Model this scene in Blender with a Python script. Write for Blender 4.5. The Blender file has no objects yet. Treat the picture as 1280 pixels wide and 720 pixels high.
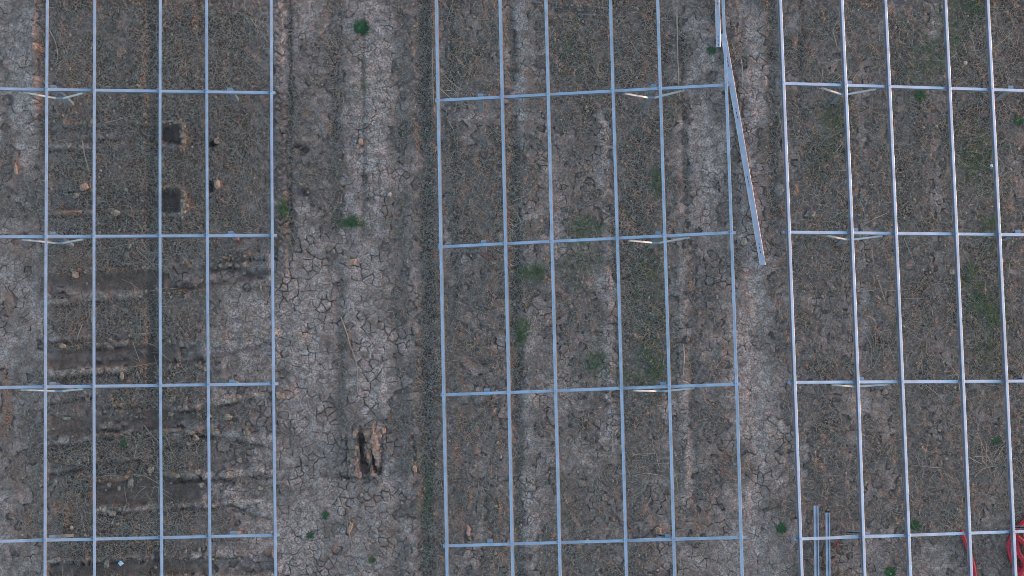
import bpy, bmesh, math, random
import numpy as np
from mathutils import Vector, Matrix

random.seed(7)
RNG = np.random.default_rng(11)
sc = bpy.context.scene
COL = sc.collection
R = math.radians

# ------------------------------------------------------------------ camera, sky, sun, exposure
CAM_H, F = 40.0, 2452.6
TX, TY = 0.1109, -0.0067
CAM_ROT = Matrix.Rotation(TY, 3, 'Y') @ Matrix.Rotation(TX, 3, 'X')
cam_data = bpy.data.cameras.new('camera')
cam_data.sensor_width = 36.0
cam_data.lens = F / 1280 * 36.0
cam_data.clip_start = 0.5
cam_data.clip_end = 2000.0
cam = bpy.data.objects.new('camera', cam_data)
COL.objects.link(cam)
cam.matrix_world = Matrix.Translation((0, 0, CAM_H)) @ CAM_ROT.to_4x4()
sc.camera = cam

SUN_EL, SUN_AZ = R(4.5), R(12.0)          # low evening sun, from the right and slightly behind the top edge
world = bpy.data.worlds.new('World')
sc.world = world
world.use_nodes = True
wn = world.node_tree
for n in list(wn.nodes):
    wn.nodes.remove(n)
wo = wn.nodes.new('ShaderNodeOutputWorld')
bg = wn.nodes.new('ShaderNodeBackground')
sky = wn.nodes.new('ShaderNodeTexSky')
sky.sky_type = 'NISHITA'
sky.sun_disc = False
sky.sun_elevation = SUN_EL
sky.sun_rotation = R(90) - SUN_AZ
sky.altitude = 50
sky.dust_density = 0.6
sky.ozone_density = 1.9
bg.inputs['Strength'].default_value = 0.15
wn.links.new(sky.outputs[0], bg.inputs[0])
wn.links.new(bg.outputs[0], wo.inputs[0])

sd = bpy.data.lights.new('sun', 'SUN')
sd.energy = 0.27
sd.angle = R(2.0)
sd.color = (1.0, 0.58, 0.47)
sun = bpy.data.objects.new('sun', sd)
COL.objects.link(sun)
sdir = Vector((math.cos(SUN_EL) * math.cos(SUN_AZ), math.cos(SUN_EL) * math.sin(SUN_AZ), math.sin(SUN_EL)))
sun.rotation_euler = sdir.to_track_quat('Z', 'Y').to_euler()
sun.location = sdir * 60

sc.view_settings.view_transform = 'Standard'
sc.view_settings.look = 'None'
sc.view_settings.exposure = 2.74
sc.view_settings.gamma = 1.0
sc.cycles.filter_width = 0.9

# ------------------------------------------------------------------ photo pixel <-> ground
CR = np.array(CAM_ROT)

def to_px(x, y, z=0.0):
    """Where a world point shows in the photograph (used to lay the ground out)."""
    d = np.stack([x, y, z - CAM_H + 0 * x], -1) @ CR
    return 640 + F * d[..., 0] / -d[..., 2], 360 - F * d[..., 1] / -d[..., 2]

def G(px, py, z=0.0):
    """Ground point (world x, y) seen at a pixel of the photograph."""
    v = CR @ np.array([(px - 640) / F, (360 - py) / F, -1.0])
    t = (z - CAM_H) / v[2]
    return float(v[0] * t), float(v[1] * t)

# ------------------------------------------------------------------ noise
def _hash(ix, iy, seed):
    h = (ix.astype(np.int64) * 374761393 + iy.astype(np.int64) * 668265263 + seed * 982451653) & 0x7fffffff
    h = ((h ^ (h >> 13)) * 1274126177) & 0x7fffffff
    h = h ^ (h >> 16)
    return (h & 0xffff) / 65535.0

def vnoise(x, y, seed=0):
    ix, iy = np.floor(x), np.floor(y)
    fx, fy = x - ix, y - iy
    fx = fx * fx * (3 - 2 * fx)
    fy = fy * fy * (3 - 2 * fy)
    a = _hash(ix, iy, seed); b = _hash(ix + 1, iy, seed)
    c = _hash(ix, iy + 1, seed); d = _hash(ix + 1, iy + 1, seed)
    return (a * (1 - fx) + b * fx) * (1 - fy) + (c * (1 - fx) + d * fx) * fy * 1.0

def fbm(x, y, size, octs=3, seed=0):
    v, a, t = 0, 1.0, 0
    for k in range(octs):
        v = v + a * vnoise(x / size * 2 ** k + 13.7 * k, y / size * 2 ** k - 7.1 * k, seed + k)
        t += a
        a *= 0.55
    return v / t

def sstep(a, b, x):
    t = np.clip((x - a) / (b - a), 0, 1)
    return t * t * (3 - 2 * t)

# ------------------------------------------------------------------ layout of the ground, in photo pixels
CLAY = np.array([
 [6,3,2,2,1,1,2,2,4,6,5,8,6,3,3,4,5,4,3,2,2,6,5,6,4,3,3,4,4,4,2,2],
 [6,4,2,2,1,2,2,2,4,6,5,8,6,3,3,4,6,4,3,3,3,6,6,6,4,3,3,4,3,3,3,3],
 [6,5,2,2,1,2,2,2,4,6,5,8,6,3,4,3,5,5,4,3,2,7,6,6,4,3,3,4,3,3,2,3],
 [6,5,2,2,1,2,2,2,4,6,5,8,7,3,4,4,4,5,5,2,3,6,5,6,4,3,3,3,3,4,3,3],
 [7,6,3,3,2,4,5,5,6,8,7,8,7,3,4,4,5,5,5,3,3,5,4,7,4,3,3,4,3,3,2,3],
 [7,5,3,3,2,3,5,6,7,8,7,8,7,4,4,4,5,5,6,3,3,6,5,7,4,3,3,4,3,3,2,3],
 [7,5,3,3,2,3,4,4,6,8,7,7,7,4,4,4,6,5,5,3,4,6,5,8,5,4,4,4,4,4,3,3],
 [7,5,2,3,2,2,5,4,6,8,7,7,7,4,4,4,6,5,5,3,4,6,5,7,5,4,4,5,4,4,3,3],
 [6,5,2,2,2,2,4,6,7,8,6,7,7,4,4,5,5,5,4,3,4,6,6,7,6,4,4,5,5,5,4,4],], float) / 9.0

def coarse(X, Y):
    fx = np.clip(X / 40 - 0.5, 0, 30.999); fy = np.clip(Y / 80 - 0.5, 0, 7.999)
    ix, iy = fx.astype(int), fy.astype(int)
    u, v = fx - ix, fy - iy
    return ((CLAY[iy, ix] * (1 - u) + CLAY[iy, ix + 1] * u) * (1 - v)
            + (CLAY[iy + 1, ix] * (1 - u) + CLAY[iy + 1, ix + 1] * u) * v)

# lengthways strips: pts (x, y), half width, fade at ends y0..y1, clay change, height change (m)
STRIPS = [
 ([(38, 0), (46, 720)], 13, -60, 190, .18, .012),
 ([(56, 0), (53, 200)], 4, -60, 190, -.25, -.02),
 ([(191, 0), (190, 400)], 7, -60, 480, -.22, -.055),
 ([(190, 400), (194, 720)], 7, 380, 780, -.12, -.03),
 ([(349, 0), (352, 340)], 9, -60, 330, .12, -.02),
 ([(363, 0), (364, 330)], 3, -60, 320, -.35, -.03),
 ([(418, 0), (420, 310)], 8, -60, 290, -.24, -.02),
 ([(437, 0), (437, 290)], 10, -60, 300, .12, .0),
 ([(468, 0), (470, 290)], 9, -60, 310, .10, .0),
 ([(455, 0), (455, 290)], 3, 30, 290, -.2, -.015),
 ([(425, 300), (427, 720)], 6, 330, 560, -.2, -.02),
 ([(498, 0), (500, 720)], 10, -60, 780, -.14, -.015),
 ([(532, 0), (534, 720)], 9, -60, 780, -.34, -.045),
 ([(541, 0), (546, 330)], 3, -60, 160, -.05, .03),
 ([(556, 0), (562, 400)], 6, -60, 420, .10, -.02),
 ([(566, 0), (570, 400)], 4, -60, 420, -.22, -.02),
 ([(640, 0), (650, 720)], 7, -60, 780, -.22, -.04),
 ([(648, 0), (662, 720)], 8, -60, 200, .22, -.015),
 ([(658, 480), (664, 720)], 6, 480, 720, .18, .0),
 ([(752, 100), (772, 720)], 8, 130, 560, .28, .0),
 ([(700, 0), (704, 120)], 10, -60, 120, -.08, .0),
 ([(845, 0), (850, 240)], 4, -60, 220, .12, .008),
 ([(851, 0), (857, 240)], 4, 40, 300, -.3, -.02),
 ([(852, 330), (862, 720)], 6, 300, 640, .18, .008),
 ([(866, 330), (872, 720)], 5, 300, 640, -.12, -.012),
 ([(880, 0), (884, 330)], 4, 60, 330, .14, .0),
 ([(938, 0), (950, 720)], 12, -60, 780, .14, -.012),
 ([(915, 0), (920, 340)], 6, 60, 340, -.16, .0),
 ([(964, 0), (968, 400)], 6, -60, 300, -.26, -.03),
 ([(1003, 0), (1000, 200)], 5, -60, 130, -.2, -.03),
 ([(1078, 0), (1080, 720)], 8, 60, 560, .2, .0),
 ([(1168, 0), (1178, 720)], 6, -60, 420, .14, .0),
 ([(1120, 0), (1130, 720)], 10, 60, 700, -.06, -.01),
]
# crossways scraped strips left by the digger under the left rack: x0, x1, y at x0, y at x1, half height, depth, clay
SCRAPES = [
 (62, 228, 168, 168, 11, .018, .05), (203, 226, 167, 167, 12, .085, -.06),
 (62, 228, 251, 251, 12, .018, .05), (202, 227, 251, 251, 13, .085, -.06),
 (60, 205, 357, 349, 12, .03, .04), (200, 335, 352, 334, 15, .03, .16),
 (60, 255, 450, 441, 13, .03, .03), (225, 345, 448, 432, 14, .02, .10),
 (62, 245, 533, 523, 12, .03, .03), (120, 240, 513, 509, 5, .02, .10),
 (115, 252, 618, 609, 16, .04, .02), (60, 160, 590, 585, 8, .03, -.03),
 (60, 345, 712, 708, 9, .03, .02), (545, 690, 180, 186, 5, .03, -.08),
 (545, 920, 368, 372, 4, .02, -.06), (545, 640, 603, 600, 4, .025, -.07),
 (345, 470, 596, 594, 4, .02, -.06), (985, 1280, 350, 352, 4, .015, -.03),
]
# pale crumbly ridges left between the scrapes: x0, y0, x1, y1, half width, clay, height
STREAKS = [
 (60, 380, 175, 368, 3.2, .5, .04), (60, 468, 160, 461, 3.5, .5, .035), (118, 451, 205, 435, 3, .3, .02), (218, 446, 342, 418, 7, .4, .02),
 (218, 511, 322, 494, 3, .45, .035), (60, 556, 192, 533, 2.6, .45, .03), (120, 533, 190, 529, 5, .35, .02), (222, 531, 342, 548, 8, .28, .02),
 (210, 597, 342, 588, 4.5, .35, .035), (120, 639, 322, 626, 2.4, .5, .03), (270, 612, 342, 640, 10, .3, .01), (60, 183, 122, 185, 2.2, .4, .02),
 (118, 170, 146, 170, 3, .4, .02), (60, 268, 116, 266, 2.2, .5, .03), (216, 356, 342, 330, 6, .4, .02), (62, 362, 130, 370, 5, .3, .01),
 (262, 330, 318, 331, 3, .35, .03), (60, 500, 120, 492, 2.5, .3, .02), (62, 588, 120, 583, 2.5, .25, .02), (120, 575, 190, 571, 2, .25, .015), (205, 552, 250, 550, 4, .3, .03),
 (218, 545, 250, 541, 3, .35, .03), (118, 610, 150, 606, 3, .3, .02), (60, 700, 345, 690, 3, .3, .02), (60, 425, 115, 421, 3, .25, .02), (120, 432, 180, 428, 3, .25, .02),
]
def streak_mask(X, Y, s, dy=0.0, hw=None):
    x0, y0, x1, y1, w = s[:5]
    yc = y0 + (X - x0) / (x1 - x0) * (y1 - y0) + dy
    m = np.exp(-(np.abs(Y - yc) / (hw or w)) ** 2.5)
    return m * sstep(-8, 8, X - x0) * sstep(-8, 8, x1 - X) * np.clip(.15 + 1.6 * vnoise(X / 9.0 + x0, Y / 6.0, 19), 0, 1.3)
# blobs: x, y, rx, ry, clay, height
BLOBS = [
 (310, 425, 40, 42, .24, .01), (330, 400, 14, 30, .12, .0), (300, 345, 38, 10, .1, .0), (155, 520, 105, 230, -.16, .0), (200, 200, 140, 150, -.10, .0), (300, 520, 45, 20, -.1, .0), (130, 372, 50, 9, .25, .025),
 (235, 348, 28, 9, .25, .02), (100, 460, 55, 5, .22, .03), (250, 420, 35, 5, .1, .02), (315, 560, 30, 40, .1, .0),
 (320, 660, 28, 40, .18, .0), (250, 500, 55, 14, .12, .02), (250, 625, 40, 10, .18, .01), (140, 515, 25, 8, .2, .02),
 (150, 265, 30, 4, .05, .02), (95, 272, 34, 4, .2, .03), (100, 172, 26, 4, .12, .02), (140, 175, 22, 3, .15, .02),
 (380, 390, 50, 70, .04, .0), (470, 170, 16, 50, .08, .0), (500, 560, 22, 40, -.18, .0), (470, 625, 40, 25, -.06, .0),
 (385, 240, 38, 60, .0, .0), (395, 90, 25, 30, .08, .0), (385, 150, 22, 30, -.14, .0), (410, 260, 20, 40, -.1, .0),
 (395, 395, 22, 16, -.08, .0), (860, 190, 45, 45, .10, .0), (865, 250, 40, 25, .06, .0), (835, 110, 14, 50, -.1, .0),
 (720, 60, 30, 60, -.06, .0), (725, 160, 28, 40, .08, .0), (700, 210, 30, 30, .08, .0), (790, 340, 30, 40, -.1, .0),
 (610, 450, 30, 20, -.16, .0), (600, 150, 30, 18, .08, .0), (680, 410, 25, 40, .12, .0), (705, 500, 40, 30, .08, .0),
 (810, 200, 25, 40, -.1, .0), (870, 640, 40, 30, -.08, .0), (945, 520, 30, 40, .16, .0), (890, 535, 14, 25, -.2, .0),
 (930, 575, 12, 25, -.2, .0), (960, 680, 36, 40, .05, .0), (1100, 500, 35, 40, .12, .0), (1185, 590, 40, 30, .08, .0),
 (1030, 240, 30, 40, -.06, .0), (1230, 150, 35, 50, -.12, .0), (1245, 330, 25, 60, -.1, .0), (1160, 90, 30, 40, -.06, .0),
 (20, 60, 16, 50, .1, .0), (25, 230, 25, 70, .06, .0), (6, 180, 8, 50, -.25, .0), (6, 520, 10, 60, -.2, .0), (15, 640, 20, 50, -.1, .0),
]
# pits, the first two hollows shaped to stand for clod shadows: x, y, rx, ry, depth
PITS_AND_SHADOWS = [
 (265.5, 177, 5, 5.5, .16), (263.5, 232.5, 5, 5.5, .16), (378, 184, 9, 3.5, .10), (370, 181, 6, 2.4, .08), (392, 184, 14, 2, .04),
 (372, 239, 12, 4, .08), (385, 242, 10, 3, .06), (453, 565, 4.8, 27, .30), (466.5, 576, 3.2, 16, .24), (459, 583, 3.4, 12, .22), (473, 588, 5, 4, .16),
 (476, 570, 2.4, 22, .08), (434, 570, 2, 30, .06), (516, 566, 2.4, 24, .08), (519, 590, 4, 4, .06), (442, 180, 3, 9, .05),
 (196, 697, 5, 8, .12), (716, 12, 22, 5, .07), (728, 18, 12, 4, .06), (860, 205, 3, 10, .06), (603, 452, 14, 5, .06),
 (850, 580, 4, 30, .02), (855, 640, 9, 4, .03), (270, 505, 30, 3, .04), (265, 545, 26, 3, .05), (240, 600, 55, 3, .04), (330, 695, 20, 4, .05),
 (880, 350, 16, 7, .04), (440, 597, 30, 2.5, .05), (362, 545, 3, 20, .03), (800, 455, 20, 4, .02), (740, 150, 6, 16, .03),
]
# small mounds of soil: x, y, rx, ry, height
MOUNDS = [
 (446, 567, 2.6, 28, .05), (464, 566, 4.2, 30, .10), (470, 562, 5, 26, .05), (442, 566, 4, 28, .03), (458, 540, 18, 4, .05),
 (44, 60, 4, 5, .06), (105, 238, 12, 8, .04), (385, 178, 16, 4, .03), (360, 490, 10, 9, .05), (518, 578, 3, 14, .06),
 (375, 421, 10, 5, .05), (225, 168, 7, 14, .06), (231, 252, 6, 15, .06), (718, 14, 20, 10, .04),
]
# reddish dry plant litter in the soil, plus low-sun orange painted on pit walls: x, y, rx, ry, amount
RUST_SUNLIT = [
 (52, 90, 3, 90, .8), (20, 210, 5, 22, .8), (8, 510, 7, 45, .9), (10, 380, 8, 20, .6), (95, 330, 22, 26, .55), (95, 100, 26, 45, .35),
 (95, 400, 22, 40, .35), (85, 632, 26, 16, .6), (30, 660, 20, 25, .35), (85, 520, 26, 14, .3), (30, 300, 22, 22, .4), (541, 80, 2.6, 90, .8),
 (572, 560, 6, 40, .6), (576, 650, 7, 22, .8), (447, 567, 2.4, 26, 1.), (464, 567, 3.2, 27, .9), (455, 540, 12, 5, .8), (602, 452, 22, 10, .3),
 (352, 492, 8, 8, .7), (570, 420, 5, 30, .5), (437, 430, 4, 26, .6), (440, 665, 4, 20, .5), (660, 110, 6, 28, .35), (745, 130, 3, 40, .4),
 (905, 580, 8, 25, .4), (880, 650, 18, 16, .35), (822, 664, 8, 6, .5), (1005, 30, 3, 60, .4), (950, 190, 3, 50, .3), (340, 690, 9, 9, .7), (85, 268, 20, 3, .7),
 (452, 178, 5, 6, .5), (110, 225, 10, 8, .4), (135, 600, 16, 9, .3), (20, 600, 12, 30, .4), (545, 600, 2.5, 60, .4), (1250, 250, 20, 40, .2),
]

def ell(X, Y, x, y, rx, ry, p=1.0):
    return np.exp(-(((X - x) / rx) ** 2 + ((Y - y) / ry) ** 2) ** p)

def strip_mask(X, Y, s):
    pts, hw, y0, y1 = s[:4]
    (xa, ya), (xb, yb) = pts
    xc = xa + (Y - ya) / (yb - ya) * (xb - xa)
    m = np.exp(-(np.abs(X - xc) / hw) ** 3)
    m = m * (.6 + .8 * vnoise(Y / 23.0 + xa, X / 14.0, 5))
    return m * sstep(y0 - 25, y0 + 15, Y) * (1 - sstep(y1 - 25, y1 + 25, Y))

def scrape_mask(X, Y, s, soft=2.2):
    x0, x1, ya, yb, hh = s[:5]
    yc = ya + (X - x0) / (x1 - x0) * (yb - ya)
    m = sstep(-soft, soft, hh - np.abs(Y - yc))
    return m * sstep(-soft, soft, X - x0) * sstep(-soft, soft, x1 - X)

def zones(x, y):
    """clay, litter, rust, smooth masks at world points."""
    x, y = np.asarray(x, float), np.asarray(y, float)
    X, Y = to_px(x, y)
    wx = (fbm(x, y, .5, 3, 21) - .5) * 26
    wy = (fbm(x, y, .5, 3, 31) - .5) * 26
    Xw, Yw = X + wx, Y + wy
    Xs, Ys = X + wx * .28, Y + wy * .28
    c = coarse(Xw, Yw)
    for s in STRIPS:
        c = c + 1.3 * s[4] * strip_mask(Xs, Ys, s)
    for b in BLOBS:
        c = c + b[4] * ell(Xw, Yw, *b[:4], p=1.5)
    smooth = np.zeros_like(c)
    L = (Xs < 365) & (Xs > 40) & (Ys > 130) & (Ys < 740)
    Xa, Ya, xa_, ya_ = Xs, Ys, x, y
    c_all, smooth_all = c, smooth
    Xs, Ys, c, smooth, x, y = Xs[L], Ys[L], c[L], smooth[L], x[L], y[L]
    for s in [q for q in SCRAPES if q[0] < 345]:
        m = scrape_mask(Xs, Ys, s)
        c = c + s[6] * m
        wide = scrape_mask(Xs, Ys, (s[0] - 3, s[1] + 5, s[2], s[3], s[4] + 5), 3)
        c = c + .42 * np.clip(wide - m, 0, 1) * sstep(.35, .7, fbm(x, y, .4, 3, 17)) - .05 * m
        smooth = np.maximum(smooth, m * (s[4] > 8) * (s[5] > .025))
    for s in STREAKS:
        c = c + 1.7 * s[5] * streak_mask(Xs, Ys, s) - .3 * streak_mask(Xs, Ys, s, s[4] + 3, 3.2)  # second term paints a shadow line into the soil below each ridge
    c_all[L] = c
    smooth_all[L] = smooth
    Xs, Ys, x, y, c, smooth = Xa, Ya, xa_, ya_, c_all, smooth_all
    for s in [q for q in SCRAPES if q[0] >= 345]:
        c = c + s[6] * scrape_mask(Xs, Ys, s)
    c = c + (fbm(x, y, .55, 4, 3) - .5) * .8 + (fbm(x * 1.6, y * .35, .5, 3, 5) - .5) * .25 + (fbm(x, y, .17, 3, 6) - .5) * .62
    c = np.clip(c, 0, 1)
    r = 0 * x
    for b in RUST_SUNLIT:
        r = np.maximum(r, b[4] * ell(Xs, Ys, *b[:4], p=1.2))
    r = np.clip(r * (.35 + 1.3 * fbm(x, y, .12, 2, 8)), 0, 1)
    lit = np.clip(1.15 - 1.5 * c, 0, 1) * (1 - .85 * smooth)
    lit = np.clip(lit * (.45 + 1.1 * fbm(x, y, .35, 3, 9)), 0, 1)
    return c, lit, r, smooth, X, Y

def tread(X, Y, xt, xb, hw, per, y0, y1, amp):
    xc = xt + (Y / 720) * (xb - xt)
    m = sstep(0, 2, hw - np.abs(X - xc)) * sstep(y0 - 20, y0 + 20, Y) * (1 - sstep(y1 - 30, y1 + 30, Y))
    ph = (Y + .7 * np.abs(X - xc)) / per
    w = sstep(.25, .6, np.abs(((ph + .5 * (X > xc)) % 1) - .5) * 2)
    return m * amp * w

def ground_height(x, y):
    c, lit, r, smooth, X, Y = zones(x, y)
    Xs, Ys = X + (fbm(x, y, .3, 3, 41) - .5) * 7, Y + (fbm(x, y, .3, 3, 51) - .5) * 7
    h = (fbm(x, y, 2.5, 2, 61) - .5) * .06
    rough = (1 - .6 * sstep(.3, .7, c)) * (1 - .75 * smooth)
    h = h + rough * ((fbm(x, y, .16, 3, 71) - .5) * .055 + (vnoise(x / .045, y / .045, 81) - .5) * .02)
    lump = fbm(x, y, .12, 2, 91)
    h = h + rough * .028 * sstep(.58, .85, lump)
    for s in STRIPS:
        h = h + s[5] * strip_mask(Xs, Ys, s)
    for s in SCRAPES:
        if s[5] > .1:
            m = scrape_mask(Xs * .6 + X * .4, Ys * .6 + Y * .4, s, 1.8)
        else:
            m = scrape_mask(Xs, Ys, s)
        h = h - s[5] * m
        wide = scrape_mask(Xs, Ys, (s[0] - 4, s[1] + 4, s[2], s[3], s[4] + 5), 3)
        h = h + np.clip(wide - m, 0, 1) * (.02 + .05 * sstep(.5, .8, lump)) * (s[0] < 345)
    L = (Xs < 365) & (Xs > 40) & (Ys > 130) & (Ys < 740)
    Xl, Yl, hl = Xs[L], Ys[L], h[L]
    for s in STREAKS:
        hl = hl + 1.3 * s[6] * streak_mask(Xl, Yl, s) * (.5 + lump[L]) - .034 * streak_mask(Xl, Yl, s, s[4] + 2.2, 2.4)  # second term cuts a furrow along that painted shadow line
    h[L] = hl
    for b in BLOBS:
        if b[5]:
            h = h + b[5] * ell(Xs, Ys, *b[:4], p=1.5)
    for b in PITS_AND_SHADOWS:
        h = h - b[4] * ell(X + (fbm(x, y, .16, 3, 43) - .5) * 9, Y + (fbm(x, y, .16, 3, 53) - .5) * 9, *b[:4], p=2.2)
    for b in MOUNDS:
        h = h + b[4] * ell(Xs, Ys, *b[:4], p=1.4) * (.6 + .8 * lump)
    h = h + tread(X, Y, 348, 360, 6.5, 8, -60, 340, .05) + tread(X, Y, 42, 46, 4.5, 7.5, -60, 160, .035)
    h = h + tread(X, Y, 748, 772, 6, 7, 150, 560, .02) + tread(X, Y, 936, 952, 8, 8, 0, 300, .012) + tread(X, Y, 652, 664, 6, 7, 0, 150, .015)
    return h, c, lit, r, smooth, X, Y

# ------------------------------------------------------------------ node helpers / materials
def new_mat(name):
    m = bpy.data.materials.new(name)
    m.use_nodes = True
    nt = m.node_tree
    b = next(n for n in nt.nodes if n.type == 'BSDF_PRINCIPLED')
    return m, nt, b

def nd(nt, typ, **kw):
    n = nt.nodes.new(typ)
    for k, v in kw.items():
        setattr(n, k, v)
    return n

def mixc(nt, fac, a, b, mode='MIX'):
    n = nd(nt, 'ShaderNodeMix', data_type='RGBA', blend_type=mode)
    for i, v in ((0, fac), (6, a), (7, b)):
        if isinstance(v, (int, float)):
            n.inputs[i].default_value = v
        elif isinstance(v, tuple):
            n.inputs[i].default_value = (*v, 1) if len(v) == 3 else v
        else:
            nt.links.new(v, n.inputs[i])
    return n.outputs[2]

def noise(nt, vec, scale, detail=3, rough=.6):
    n = nd(nt, 'ShaderNodeTexNoise')
    n.inputs['Scale'].default_value = scale
    n.inputs['Detail'].default_value = detail
    n.inputs['Roughness'].default_value = rough
    nt.links.new(vec, n.inputs['Vector'])
    return n.outputs[0]

def maprange(nt, v, a, b, c=0., d=1.):
    n = nd(nt, 'ShaderNodeMapRange')
    n.inputs[1].default_value = a; n.inputs[2].default_value = b
    n.inputs[3].default_value = c; n.inputs[4].default_value = d
    nt.links.new(v, n.inputs[0])
    return n.outputs[0]

def bump(nt, h, strength, dist, b):
    n = nd(nt, 'ShaderNodeBump')
    n.inputs['Strength'].default_value = strength
    n.inputs['Distance'].default_value = dist
    nt.links.new(h, n.inputs['Height'])
    nt.links.new(n.outputs[0], b.inputs['Normal'])

def soil_material():
    m, nt, b = new_mat('soil')
    geo = nd(nt, 'ShaderNodeNewGeometry')
    P = geo.outputs['Position']
    at = nd(nt, 'ShaderNodeAttribute', attribute_name='zone')
    sep = nd(nt, 'ShaderNodeSeparateColor')
    nt.links.new(at.outputs['Color'], sep.inputs[0])
    clay, lit, rust_sunlit = sep.outputs[0], sep.outputs[1], sep.outputs[2]
    fine = noise(nt, P, 30, 5, .75)
    mid = noise(nt, P, 7, 4, .65)
    flake = noise(nt, P, 19, 4, .75)
    big = noise(nt, P, 1.3, 3, .6)
    dark = mixc(nt, maprange(nt, fine, .43, .59), (.038, .0212, .0152), (.222, .127, .090))
    pale = mixc(nt, maprange(nt, mid, .38, .62), (.315, .200, .156), (.72, .488, .392))
    pale = mixc(nt, maprange(nt, fine, .45, .57, 0, .85), pale, (.160, .103, .080))
    col = mixc(nt, maprange(nt, clay, .12, .95), dark, pale)
    col = mixc(nt, maprange(nt, geo.outputs['Random Per Island'], 0, 1, 0, .15), col, mixc(nt, 1.0, col, (.6, .58, .57), 'MULTIPLY'))
    col = mixc(nt, maprange(nt, big, .4, .65, 0, .3), col, mixc(nt, .5, col, (.10, .066, .046)))
    brown = mixc(nt, maprange(nt, fine, .43, .59), (.038, .0218, .0146), (.212, .125, .083))
    nl = nd(nt, 'ShaderNodeMath', operation='MULTIPLY')
    nt.links.new(lit, nl.inputs[0]); nl.inputs[1].default_value = .6
    col = mixc(nt, nl.outputs[0], col, brown)
    col = mixc(nt, maprange(nt, at.outputs['Alpha'], 0, 1, 0, .55), col, mixc(nt, maprange(nt, mid, .4, .6), (.115, .075, .056), (.185, .125, .095)))
    fl = nd(nt, 'ShaderNodeMath', operation='MULTIPLY')
    nt.links.new(maprange(nt, flake, .53, .61, 0, .85), fl.inputs[0])
    nt.links.new(maprange(nt, at.outputs['Alpha'], 0, 1, 1, .15), fl.inputs[1])
    col = mixc(nt, fl.outputs[0], col, mixc(nt, .45, col, (.52, .37, .30)))
    red = mixc(nt, maprange(nt, fine, .42, .60), (.12, .048, .026), (.46, .215, .135))
    col = mixc(nt, rust_sunlit, col, red)
    nt.links.new(col, b.inputs['Base Color'])
    b.inputs['Roughness'].default_value = .95
    b.inputs['Specular IOR Level'].default_value = .2
    hsum = nd(nt, 'ShaderNodeMath', operation='ADD')
    nt.links.new(fine, hsum.inputs[0]); nt.links.new(noise(nt, P, 90, 3, .7), hsum.inputs[1])
    bump(nt, hsum.outputs[0], .55, .018, b)
    return m

def galvanised(name, base, rough, metal=.85):
    m, nt, b = new_mat(name)
    tc = nd(nt, 'ShaderNodeTexCoord')
    oi = nd(nt, 'ShaderNodeObjectInfo')
    n = noise(nt, tc.outputs['Object'], 3.2, 4, .6)
    c = mixc(nt, maprange(nt, n, .40, .62, 0, .9), base, tuple(x * .66 for x in base))
    c = mixc(nt, maprange(nt, oi.outputs['Random'], 0, 1, 0, .4), c, tuple(x * .82 for x in base))
    nt.links.new(c, b.inputs['Base Color'])
    b.inputs['Metallic'].default_value = metal
    nt.links.new(maprange(nt, n, .3, .7, rough - .08, rough + .1), b.inputs['Roughness'])
    return m

def varied(name, c1, c2, scale=8, rough=.85, spec=.2, bmp=0.0, extra=None):
    m, nt, b = new_mat(name)
    geo = nd(nt, 'ShaderNodeNewGeometry')
    rnd = maprange(nt, geo.outputs['Random Per Island'], 0, 1)
    n = noise(nt, geo.outputs['Position'], scale, 3, .65)
    c = mixc(nt, rnd, c1, c2)
    c = mixc(nt, maprange(nt, n, .35, .7), c, mixc(nt, .5, c1, c2) if extra is None else extra)
    nt.links.new(c, b.inputs['Base Color'])
    b.inputs['Roughness'].default_value = rough
    b.inputs['Specular IOR Level'].default_value = spec
    if bmp:
        bump(nt, noise(nt, geo.outputs['Position'], scale * 4, 3, .7), bmp, .02, b)
    return m

SOIL = soil_material()
STEEL = galvanised('galvanised_steel', (.60, .56, .59), .36, .65)
STEEL_BRACE = galvanised('brace_zinc', (.60, .58, .58), .5, .35)
STEEL_POST = galvanised('weathered_zinc', (.36, .38, .42), .5, .6)
STRAW = varied('dry_straw', (.16, .118, .088), (.46, .365, .285), 3)
CLOD = varied('soil_clod', (.26, .185, .135), (.46, .35, .27), 20, .95, .1, .8, (.12, .088, .06))
CLODRED = varied('reddish_clod', (.40, .225, .155), (.54, .34, .25), 20, .95, .1, .8, (.24, .135, .09))
STALK = varied('dry_stalk', (.30, .19, .13), (.38, .29, .22), 6, .9)
GREEN = varied('green_blade', (.026, .066, .020), (.060, .115, .036), 5, .6, .3)
GRASS = varied('grass_blade', (.045, .075, .024), (.12, .145, .055), 4, .7, .3)
REDP = varied('red_plastic', (.38, .008, .024), (.42, .012, .03), 14, .5, .4, 0, (.34, .02, .032))
PALESTONE = varied('pale_stone', (.42, .32, .25), (.48, .37, .30), 20, .9)
PAPER = varied('pale_packaging', (.70, .76, .80), (.62, .72, .80), 5, .5, .4)
REDTAPE = varied('red_tape', (.36, .025, .03), (.42, .06, .05), 9, .6, .3)

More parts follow.
